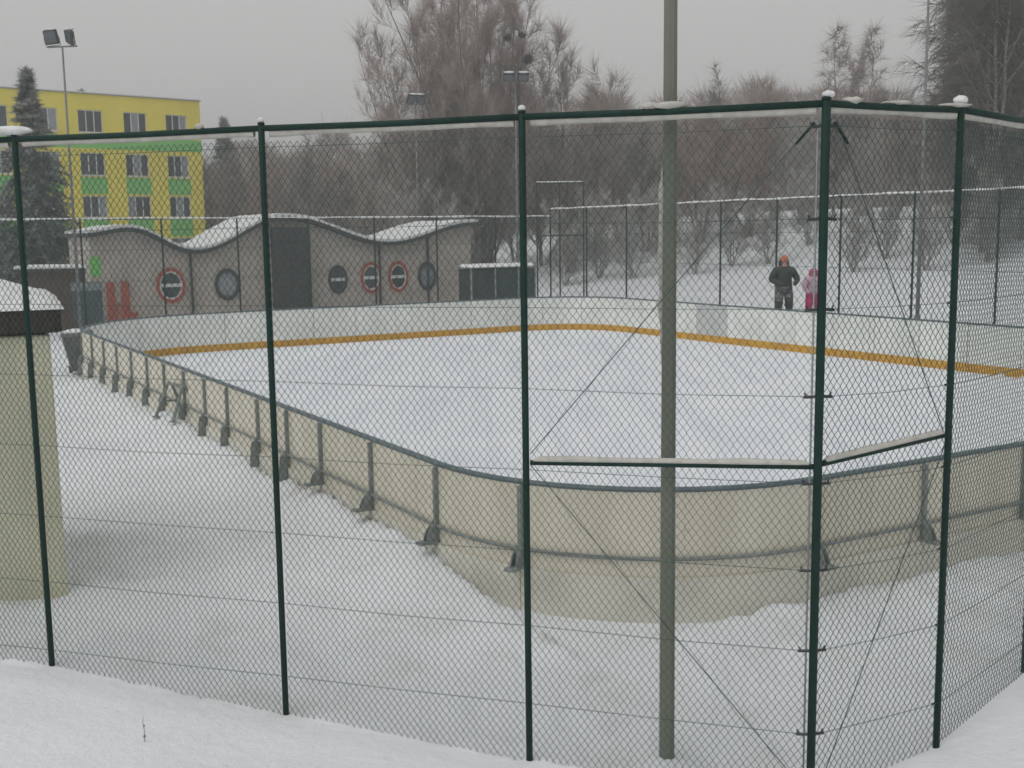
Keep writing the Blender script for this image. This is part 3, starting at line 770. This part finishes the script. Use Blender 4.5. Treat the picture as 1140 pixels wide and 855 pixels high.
def bare_tree(seed, H, stems, spread, lean, nb, ns, nt, droop, trunk_r, twig_r, twig_l, blen=.3, low=.25, mbark=None, mtwig=None):
    """returns (trunk mesh, crown mesh): stems > branches > branchlets > twigs"""
    rng = random.Random(seed); mb = MB(); TP, TQ, TR = [], [], []
    def limb(p, d, L, r, segs, trop, wob):
        pts = [p.copy()]
        for i in range(segs):
            d = (d + rvec(rng) * wob + Vector((0, 0, trop))).normalized(); p = p + d * (L / segs); pts.append(p.copy())
        return pts
    def along(pts, t):
        f_ = t * (len(pts) - 1); i = min(int(f_), len(pts) - 2); k = f_ - i
        return pts[i].lerp(pts[i+1], k), (pts[i+1] - pts[i]).normalized()
    for s in range(stems):
        az = 2 * math.pi * (s + rng.random() * .7) / stems; sp = spread * (.15 + .85 * rng.random()) if stems > 1 else spread * .2
        d = Vector((math.cos(az) * sp + lean, math.sin(az) * sp, 1)).normalized()
        SL = H * (.72 + .28 * rng.random()) if stems > 1 else H
        st = limb(Vector((math.cos(az), math.sin(az), 0)) * (trunk_r * .8 if stems > 1 else 0) + Vector((0, 0, -.3)), d, SL, trunk_r, 9, .06, .10)
        mb.tube(st, [trunk_r * (1 - .93 * i / 9) for i in range(10)], 6)
        for b in range(nb):
            t = low + (1 - low) * (b + rng.random()) / nb
            p, dd = along(st, min(t, .99)); side = rvec(rng); side.z *= .3; side = (side - dd * side.dot(dd)).normalized()
            bd = (dd * .75 + side * .8).normalized(); BL = H * blen * (1.15 - .75 * t) * (.6 + .6 * rng.random())
            br = limb(p, bd, BL, 0, 5, .16 - droop * .12, .13)
            r = trunk_r * .38 * (1.1 - .8 * t)
            mb.tube(br, [r, r*.8, r*.62, r*.46, r*.3, r*.12], 4, False)
            for c in range(ns):
                u = .15 + .85 * (c + rng.random()) / ns; q, e = along(br, min(u, .99)); side = rvec(rng)
                cd = (e * .7 + side * .62).normalized(); CL = BL * .42 * (1.2 - .7 * u) * (.6 + .7 * rng.random())
                ce = limb(q, cd, CL, 0, 3, .10 - droop * .45, .14)
                for i in range(3):
                    TP.append(tuple(ce[i])); TQ.append(tuple(ce[i+1] + (ce[i+1] - ce[i]) * .25)); TR.append(twig_r * (1.7 - .4 * i))
                for w in range(nt):
                    v = rng.random(); a, f2 = along(ce, min(v, .99)); td = (f2 * .8 + rvec(rng) * .6 + Vector((0, 0, .22 - droop))).normalized()
                    LL = twig_l * (.45 + .9 * rng.random()); e1 = a + td * LL
                    TP.append(tuple(a)); TQ.append(tuple(e1)); TR.append(twig_r)
    me1 = bpy.data.meshes.new('trunk'); me1.from_pydata(mb.v, [], mb.f); me1.materials.append(mbark or M_BARK)
    return me1, cones(TP, TQ, TR, 'crown', mtwig or M_TWIG)
def plant(name, meshes, p, label, cat='tree', group=None, rz=0, sc=(1, 1, 1)):
    t = thing(name, p, label, cat, group, rz); t.scale = sc
    link('trunk', meshes[0], t); link('crown', meshes[1], t); return t
def gz(x, y): return (x, y, height(x, y))
# the great many-stemmed tree behind the rink
big = bare_tree(8, 19.0, 20, .36, 0, 20, 10, 8, 0.0, .10, .0085, 1.2, .17, .2)
talltree = plant('poplar_tree', big, gz(-1.5, 62), 'very tall many-stemmed bare tree rising above everything behind the rink')
side1 = bare_tree(9, 12.5, 7, .42, .1, 15, 9, 7, 0.0, .09, .010, 1.1, .22, .25)
sidetree = plant('bare_tree', side1, gz(3.3, 63.5), 'bare tree with sparse open crown at the right side of the tall many-stemmed tree')
side2 = bare_tree(12, 14.5, 9, .42, -.22, 15, 9, 7, 0.0, .09, .010, 1.1, .22, .2)
plant('bare_tree', side2, gz(-3.8, 61.5), 'bare tree leaning away to the left of the tall many-stemmed tree')
# birches on the right
birch = bare_tree(21, 17.5, 3, .18, 0, 32, 12, 13, .75, .13, .012, 1.15, .25, .12, M_BIRCH, M_TWIG3)
for i, (x, y, s, rz, lb) in enumerate(((20.9, 50, .98, 0, 'tall bare birch with hanging twigs, the outermost of the birch clump beside the open sky'), (22.6, 53, 1.1, 2, 'tall bare birch in the middle of the birch clump on the snowy bank'), (25.5, 49, 1.05, 4, 'tall bare birch at the inner end of the birch clump on the snowy bank'), (24.4, 58, 1.05, 1, 'tall bare birch standing at the back of the birch clump'))):
    plant('birch_tree', birch, gz(x, y), lb, group='birches on the bank', rz=rz, sc=(s, s, s))
smallb = bare_tree(31, 10.4, 2, .16, 0, 18, 9, 8, .35, .08, .010, .9, .22, .2, M_BIRCH, M_TWIG)
plant('birch_tree', smallb, gz(19.9, 70), 'slender bare birch standing alone against the sky', sc=(1.0, 1.0, 1.1))
plant('birch_tree', smallb, gz(21.7, 70.5), 'second slender birch, twin of the one standing alone against the sky', rz=2.4, sc=(1.0, 1.0, 1.12))
# the belt of bare trees behind: four kinds, copied
kinds = [bare_tree(41, 10.5, 4, .45, 0, 13, 8, 7, .0, .11, .013, .8, .26, .12, None, M_TWIG),
         bare_tree(42, 9.5, 5, .5, 0, 12, 8, 7, .05, .10, .013, .8, .28, .10, None, M_TWIG2),
         bare_tree(43, 10.5, 3, .4, 0, 15, 8, 7, .25, .12, .013, .85, .28, .12, None, M_TWIG3),
         bare_tree(44, 8.0, 6, .55, 0, 11, 8, 7, .0, .06, .011, .75, .30, .05, M_FROST, M_FROST)]
KN = ['grey brown bare tree', 'reddish brown bare tree', 'grey bare tree with drooping twigs', 'low frosted bushy bare tree']
ZN = [(300, 'next to the yellow block'), (372, 'behind the first crest of the pavilion roof'), (430, 'behind the snowy dip of the pavilion roof'), (500, 'behind the end of the pavilion'), (565, 'at the foot of the tall many-stemmed tree'), (640, 'behind the dark bench shelter and tube frame'), (712, 'behind the far fence corner'), (792, 'on the slope near the olive pole'), (850, 'on the slope behind the grey gate panel'), (925, 'on the slope behind the two people'), (1010, 'below the twin slender birches'), (1090, 'behind the slim grey mast'), (1300, 'in front of the birch clump')]
rg = random.Random(77)
def belt(px, Y, k, s):
    x = (px - 570) / 1250 * Y; zone = next(t for e, t in ZN if px < e)
    plant('bare_tree', kinds[k], gz(x, Y), KN[k] + ' ' + zone, group=KN[k] + 's ' + zone, rz=rg.random() * 6.28, sc=(s * (.95 + .15*rg.random()), s, s))
# (bearing as a column of the photograph, distance, kind, scale)
for px, Y, k, s in ((245, 78, 0, .95), (275, 84, 1, 1.05), (300, 76, 1, .9), (330, 82, 0, .95), (358, 74, 2, .9), (388, 80, 1, .95), (415, 72, 0, .85), (445, 78, 2, .9), (480, 70, 1, .85), (540, 72, 1, .95), (575, 76, 3, 1.2), (605, 70, 1, 1.05), (632, 75, 3, 1.35), (660, 72, 1, .9), (690, 76, 0, .85), (720, 70, 2, .78), (750, 76, 0, .78), (780, 68, 1, .9), (805, 72, 2, .92), (835, 66, 1, .9), (862, 72, 0, .85), (890, 66, 3, .8), (915, 70, 2, .65), (960, 68, 3, .65), (995, 62, 0, .7), (1030, 66, 2, .85), (1075, 60, 0, .8), (1115, 62, 1, .8), (1150, 56, 2, .9),
                    (510, 60, 3, .8), (455, 58, 3, .75), (632, 57, 3, .55), (668, 59, 3, .6), (705, 57, 3, .6), (740, 60, 3, .55), (775, 56, 3, .5), (815, 58, 3, .55), (855, 57, 3, .5), (900, 60, 3, .55), (1062, 52, 3, .6), (950, 50, 3, .42), (985, 53, 3, .5), (1030, 48, 3, .45), (1100, 48, 3, .62), (1135, 50, 3, .7)):
    belt(px, Y, k, s)
# dark clumps of twigs caught in the open crown beside the tall tree
for x, z, r in ((0.0, 13.2, .28), (.75, 13.35, .26), (1.05, 12.1, .38)):
    rr = random.Random(int(z*100)); P, Q = [], []
    for i in range(260):
        c = Vector((x + 1.5, -1.6, z - talltree.location.z)) + rvec(rr) * r * .5; P.append(tuple(c)); Q.append(tuple(c + rvec(rr) * r * .7))
    link('twig_clump', cones(P, Q, [.014]*260, 'twig_clump', M_LAMP), talltree)
# the wood beyond: one mass
TPs = []
rngn = np.random.default_rng(5)
def wood():
    mbv = []; P, Q, Rr = [], [], []
    for i in range(46):
        Y = 88 + 26 * rngn.random(); px = 200 + 1000 * (i + rngn.random()) / 46; X = (px - 570) / 1250 * Y
        H = 8.0 + 3.0 * rngn.random() + (1.5 if 760 < px < 880 else 0); z0 = height(X, Y) * .9
        N = 2600; w = 2.6 + 1.2 * rngn.random()
        h = H * (rngn.random(N) ** .8); rr = w * np.sqrt(rngn.random(N)) * np.clip(1.15 - .8 * (h / H) ** 1.6, .1, 1); a = rngn.random(N) * 6.283
        p = np.stack([X + rr * np.cos(a), Y + rr * np.sin(a), z0 + h], 1)
        d = np.stack([.5 * np.cos(a) + rngn.normal(0, .35, N), .5 * np.sin(a) + rngn.normal(0, .35, N), .8 + rngn.normal(0, .3, N)], 1)
        d *= (.5 + 1.1 * rngn.random(N))[:, None]
        P.append(p); Q.append(p + d); Rr.append(np.full(N, .02) * (.7 + rngn.random(N)))
        # stems
        for s in range(5):
            b = np.array([X + rngn.normal(0, .8), Y + rngn.normal(0, .8), z0 - .3]); t = b + np.array([rngn.normal(0, 1.2), rngn.normal(0, 1.2), H * (.8 + .2 * rngn.random())])
            P.append(b[None]); Q.append(t[None]); Rr.append(np.array([.11]))
    me = cones(np.concatenate(P), np.concatenate(Q), np.concatenate(Rr), 'wood', M_TWIG)
    return me
tag(link('distant_wood', wood()), 'hazy grey brown wood of bare trees filling the background behind the belt', 'wood', kind='stuff')

# ------------------------------------------------------------------ spruces
def spruce(seed, H, W, per):
    rng = random.Random(seed); mb = MB(); mb.tube([(0,0,-.3), (0,0,H*.5), (0,0,H)], [.16, .09, .01], 7)
    P, Q, Rr = [], [], []
    z = .6
    while z < H - .1:
        k = 1 - z / H
        for b in range(per):
            a = rng.random() * 6.283; L = W * (k ** .95 + .012) * (.55 + .6 * rng.random()); n = max(3, int(L / .16)); p = Vector((0, 0, z + rng.uniform(-.1, .1)))
            d = Vector((math.cos(a), math.sin(a), .25))
            for i in range(n):
                d = (d + Vector((0, 0, -.16)) + rvec(rng) * .1).normalized(); q = p + d * (L / n); P.append(tuple(p)); Q.append(tuple(q)); Rr.append(.022)
                for w in range(10):
                    t = p.lerp(q, rng.random()); s = (d * .5 + rvec(rng) + Vector((0, 0, -.25))).normalized() * (.14 + .22 * rng.random())
                    P.append(tuple(t)); Q.append(tuple(t + s)); Rr.append(.020)
                p = q
        z += .19
    me1 = bpy.data.meshes.new('trunk'); me1.from_pydata(mb.v, [], mb.f); me1.materials.append(M_BARK)
    return me1, cones(P, Q, Rr, 'crown', M_NEEDLE)
sp = spruce(3, 10.4, 2.5, 9)
plant('spruce_tree', sp, (-18.75, 45, 0), 'tall frosted spruce standing in front of the yellow block', sc=(1.25, 1.25, .93))
plant('spruce_tree', sp, (-21.6, 46.5, 0), 'shorter frosted spruce beside the tall one in front of the yellow block', rz=2, sc=(1.2, 1.2, .62))
plant('spruce_tree', sp, (-34.5, 93, 0), 'far spruce whose tip shows above the roof of the yellow block', rz=1, sc=(1.5, 1.5, 1.43))
plant('spruce_tree', sp, (-23.3, 94, 0), 'far spruce whose tip shows above the trees beside the yellow block', rz=4, sc=(1.6, 1.6, 1.22))

# ------------------------------------------------------------------ people on the snow heap behind the boards
def person(name, p, H, label, jacket, trousers, skin, rz, pose):
    """one skinned body, hood and hat as children; z up, facing -Y"""
    s = H / 1.75
    J = {'pel': (0,0,.93,.235), 'wai': (0,0,1.08,.235), 'che': (0,-.01,1.30,.235), 'sho': (0,0,1.44,.17), 'nec': (0,-.01,1.52,.065), 'hea': (0,-.025,1.63,.10), 'top': (0,-.02,1.72,.075)}
    E = [('pel','wai'),('wai','che'),('che','sho'),('sho','nec'),('nec','hea'),('hea','top')]
    for k, sx in (('l', 1), ('r', -1)):
        J['h'+k] = (sx*.13, 0, .88, .15); J['k'+k] = (sx*(.14+pose['st']), -.05, .50, .13); J['a'+k] = (sx*(.16+pose['st']*1.4), .0, .10, .085); J['t'+k] = (sx*(.18+pose['st']*1.5), -.17, .05, .05)
        J['s'+k] = (sx*.24, 0, 1.40, .11); ex, ey, ez = pose['el']; hx, hy, hz = pose['ha']
        J['e'+k] = (sx*ex, ey, ez, .095); J['w'+k] = (sx*hx, hy, hz, .065)
        hd = (Vector((hx, hy, hz)) - Vector((ex, ey, ez))).normalized(); pm = Vector((hx, hy, hz)) + hd * .07
        J['p'+k] = (sx*pm.x, pm.y, pm.z, .038)
        E += [('pel','h'+k),('h'+k,'k'+k),('k'+k,'a'+k),('a'+k,'t'+k),('sho','s'+k),('s'+k,'e'+k),('e'+k,'w'+k),('w'+k,'p'+k)]
        for f_, (ox, ln) in enumerate(((-.03,.075),(-.01,.085),(.012,.08),(.032,.06))):
            q = pm + hd * ln + Vector((ox, 0, -.01)); J[f'f{f_}{k}'] = (sx*q.x, q.y, q.z, .011); E.append(('p'+k, f'f{f_}{k}'))
        q = pm + Vector((-.05, -.03, .0)); J['th'+k] = (sx*q.x, q.y, q.z, .013); E.append(('w'+k, 'th'+k))
    ks = list(J); me = bpy.data.meshes.new('body'); me.from_pydata([tuple(v*s for v in J[k][:3]) for k in ks], [(ks.index(a), ks.index(b)) for a, b in E], [])
    root = thing(name, p, label, 'person', None, rz)
    o = link('body', me, None); bpy.context.view_layer.objects.active = o
    sk = o.modifiers.new('skin', 'SKIN'); sk.use_smooth_shade = True
    for i, k in enumerate(ks):
        v = me.skin_vertices[0].data[i]; v.radius = (J[k][3]*s, J[k][3]*s); v.use_root = (k == 'pel')
    o.modifiers.new('sub', 'SUBSURF').levels = 2
    dg = bpy.context.evaluated_depsgraph_get(); ev = o.evaluated_get(dg); me2 = bpy.data.meshes.new_from_object(ev)
    bpy.data.objects.remove(o); me2.name = 'body'
    for m_ in (jacket, trousers, skin, M_LAMP): me2.materials.append(m_)
    for f_ in me2.polygons:
        c = f_.center / s
        f_.material_index = 0
        if c.z < .95 and abs(c.x) < .30 + pose['st']: f_.material_index = 1
        if c.z < (.56 if trousers is M_CAMO else .13): f_.material_index = 3
        if c.z > 1.51: f_.material_index = 2
        f_.use_smooth = True
    body = link('body', me2, root)
    return root, body, s
M_JAC = mat('jacket_dark_green', (.030, .042, .036), (.05, .06, .05), 8, .85, .2, 30)
M_CAMO = mat('trousers_grey_mottled', (.20, .22, .22), (.055, .06, .06), 9, .85, lo=.47, hi=.55)
M_SKIN = mat('skin', (.52, .32, .25), (.46, .28, .22), 6, .6)
M_ORNG = mat('orange_knit', (.50, .17, .08), (.42, .14, .07), 20, .9, .3, 60)
M_PINK = mat('pink_fabric', (.55, .10, .24), (.46, .08, .20), 8, .8, .2, 30)
M_PALE = mat('pale_lilac_fabric', (.48, .34, .42), (.42, .30, .38), 8, .8)
M_MAG = mat('magenta_fabric', (.50, .04, .16), (.36, .03, .12), 8, .8)
def face(body, s, hair):
    for sx in (-1, 1):
        mb = MB(); mb.blob((sx*.035*s, -.118*s, 1.645*s), .011*s, .008*s, .009*s, 0, 6, 0); mb.build('eye', M_LAMP, body)
    mb = MB(); mb.blob((0, -.13*s, 1.615*s), .014*s, .02*s, .02*s, 0, 6, 0); mb.build('nose', M_SKIN, body, True)
    mb = MB(); mb.blob((0, -.118*s, 1.58*s), .026*s, .008*s, .007*s, 0, 6, 0); mb.build('mouth', M_RED, body, True)
def hood(body, s, mtl):
    rows = []
    for i in range(9):
        t = i/8; z = 1.47 + .29*t; r = .155 - .05*abs(t-.35) - .06*max(0, t-.75)*2
        rows.append([((r*math.sin(a))*s, (.02 - r*.95*math.cos(a)*-1)*s if False else (.02 + r*.95*-math.cos(a))*s, z*s) for a in [R(48 + (360-96)*k/20) for k in range(21)]])
    mb = MB(); mb.quad_sheet(rows); o = mb.build('hood', mtl, body, True)
    md = o.modifiers.new('thick', 'SOLIDIFY'); md.thickness = .035*s
def hat(body, s, mtl, tall):
    rows = []
    for i in range(8):
        t = i/7; r = .125*math.sqrt(max(0, 1 - t**2.2))*(1 if tall < .15 else 1 - .3*t) + .002
        rows.append([(r*math.cos(a)*s, (-.02 + r*math.sin(a))*s, (1.665 + tall*t)*s) for a in [2*math.pi*k/14 for k in range(14)]])
    mb = MB(); mb.quad_sheet(rows, True); mb.build('hat', mtl, body, True)
gzp = .64
pr, bd, s = person('person', (7.64, 31.5, gzp), 1.74, 'person in dark hooded jacket, orange hat and mottled grey trousers standing behind the rink boards', M_JAC, M_CAMO, M_SKIN, R(8), dict(st=.01, el=(.40, -.02, 1.14), ha=(.22, -.30, 1.04)))
hood(bd, s, M_JAC); hat(bd, s, M_ORNG, .17); face(bd, s, None)
gzp = .62
pr, bd, s = person('person', (8.40, 31.25, gzp), 1.44, 'smaller person in pale pink jacket and magenta trousers standing behind the rink boards', M_PALE, M_MAG, M_SKIN, R(12), dict(st=.03, el=(.34, .0, 1.16), ha=(.30, -.16, 1.0)))
hood(bd, s, M_PINK); hat(bd, s, M_PINK, .12); face(bd, s, None)

# ------------------------------------------------------------------ a dry stalk in the near snow
zs = height(-2.36, 6.75)
stk = thing('dry_stalk', (-2.36, 6.75, zs), 'single dry weed stalk poking out of the smooth snow by the fence', 'stalk')
mb = MB(); mb.tube([(0,0,-.05), (.004,0,.08), (-.002,0,.13), (.003,.002,.17)], [.003, .0025, .002, .001], 5); mb.build('stem', M_TWIG, stk)
for z, r in ((.035, .009), (.105, .007)):
    mb = MB(); mb.blob((.003,0,z), r, r, r*1.3, z*9, 6); mb.build('seed_head', M_TWIG, stk)

# ------------------------------------------------------------------ winter haze
hz = MB().box(-310, 310, -70, 410, -1.6, 28).build('haze', None)
hz.data.materials.clear()
hm = bpy.data.materials.new('haze'); hm.use_nodes = True; t = hm.node_tree; t.nodes.clear()
pv = t.nodes.new('ShaderNodeVolumePrincipled'); pv.inputs['Color'].default_value = (.93, .94, .95, 1); pv.inputs['Density'].default_value = .0040
pv.inputs['Anisotropy'].default_value = .2
ot = t.nodes.new('ShaderNodeOutputMaterial'); t.links.new(pv.outputs[0], ot.inputs['Volume'])
hz.data.materials.append(hm); tag(hz, kind='stuff')
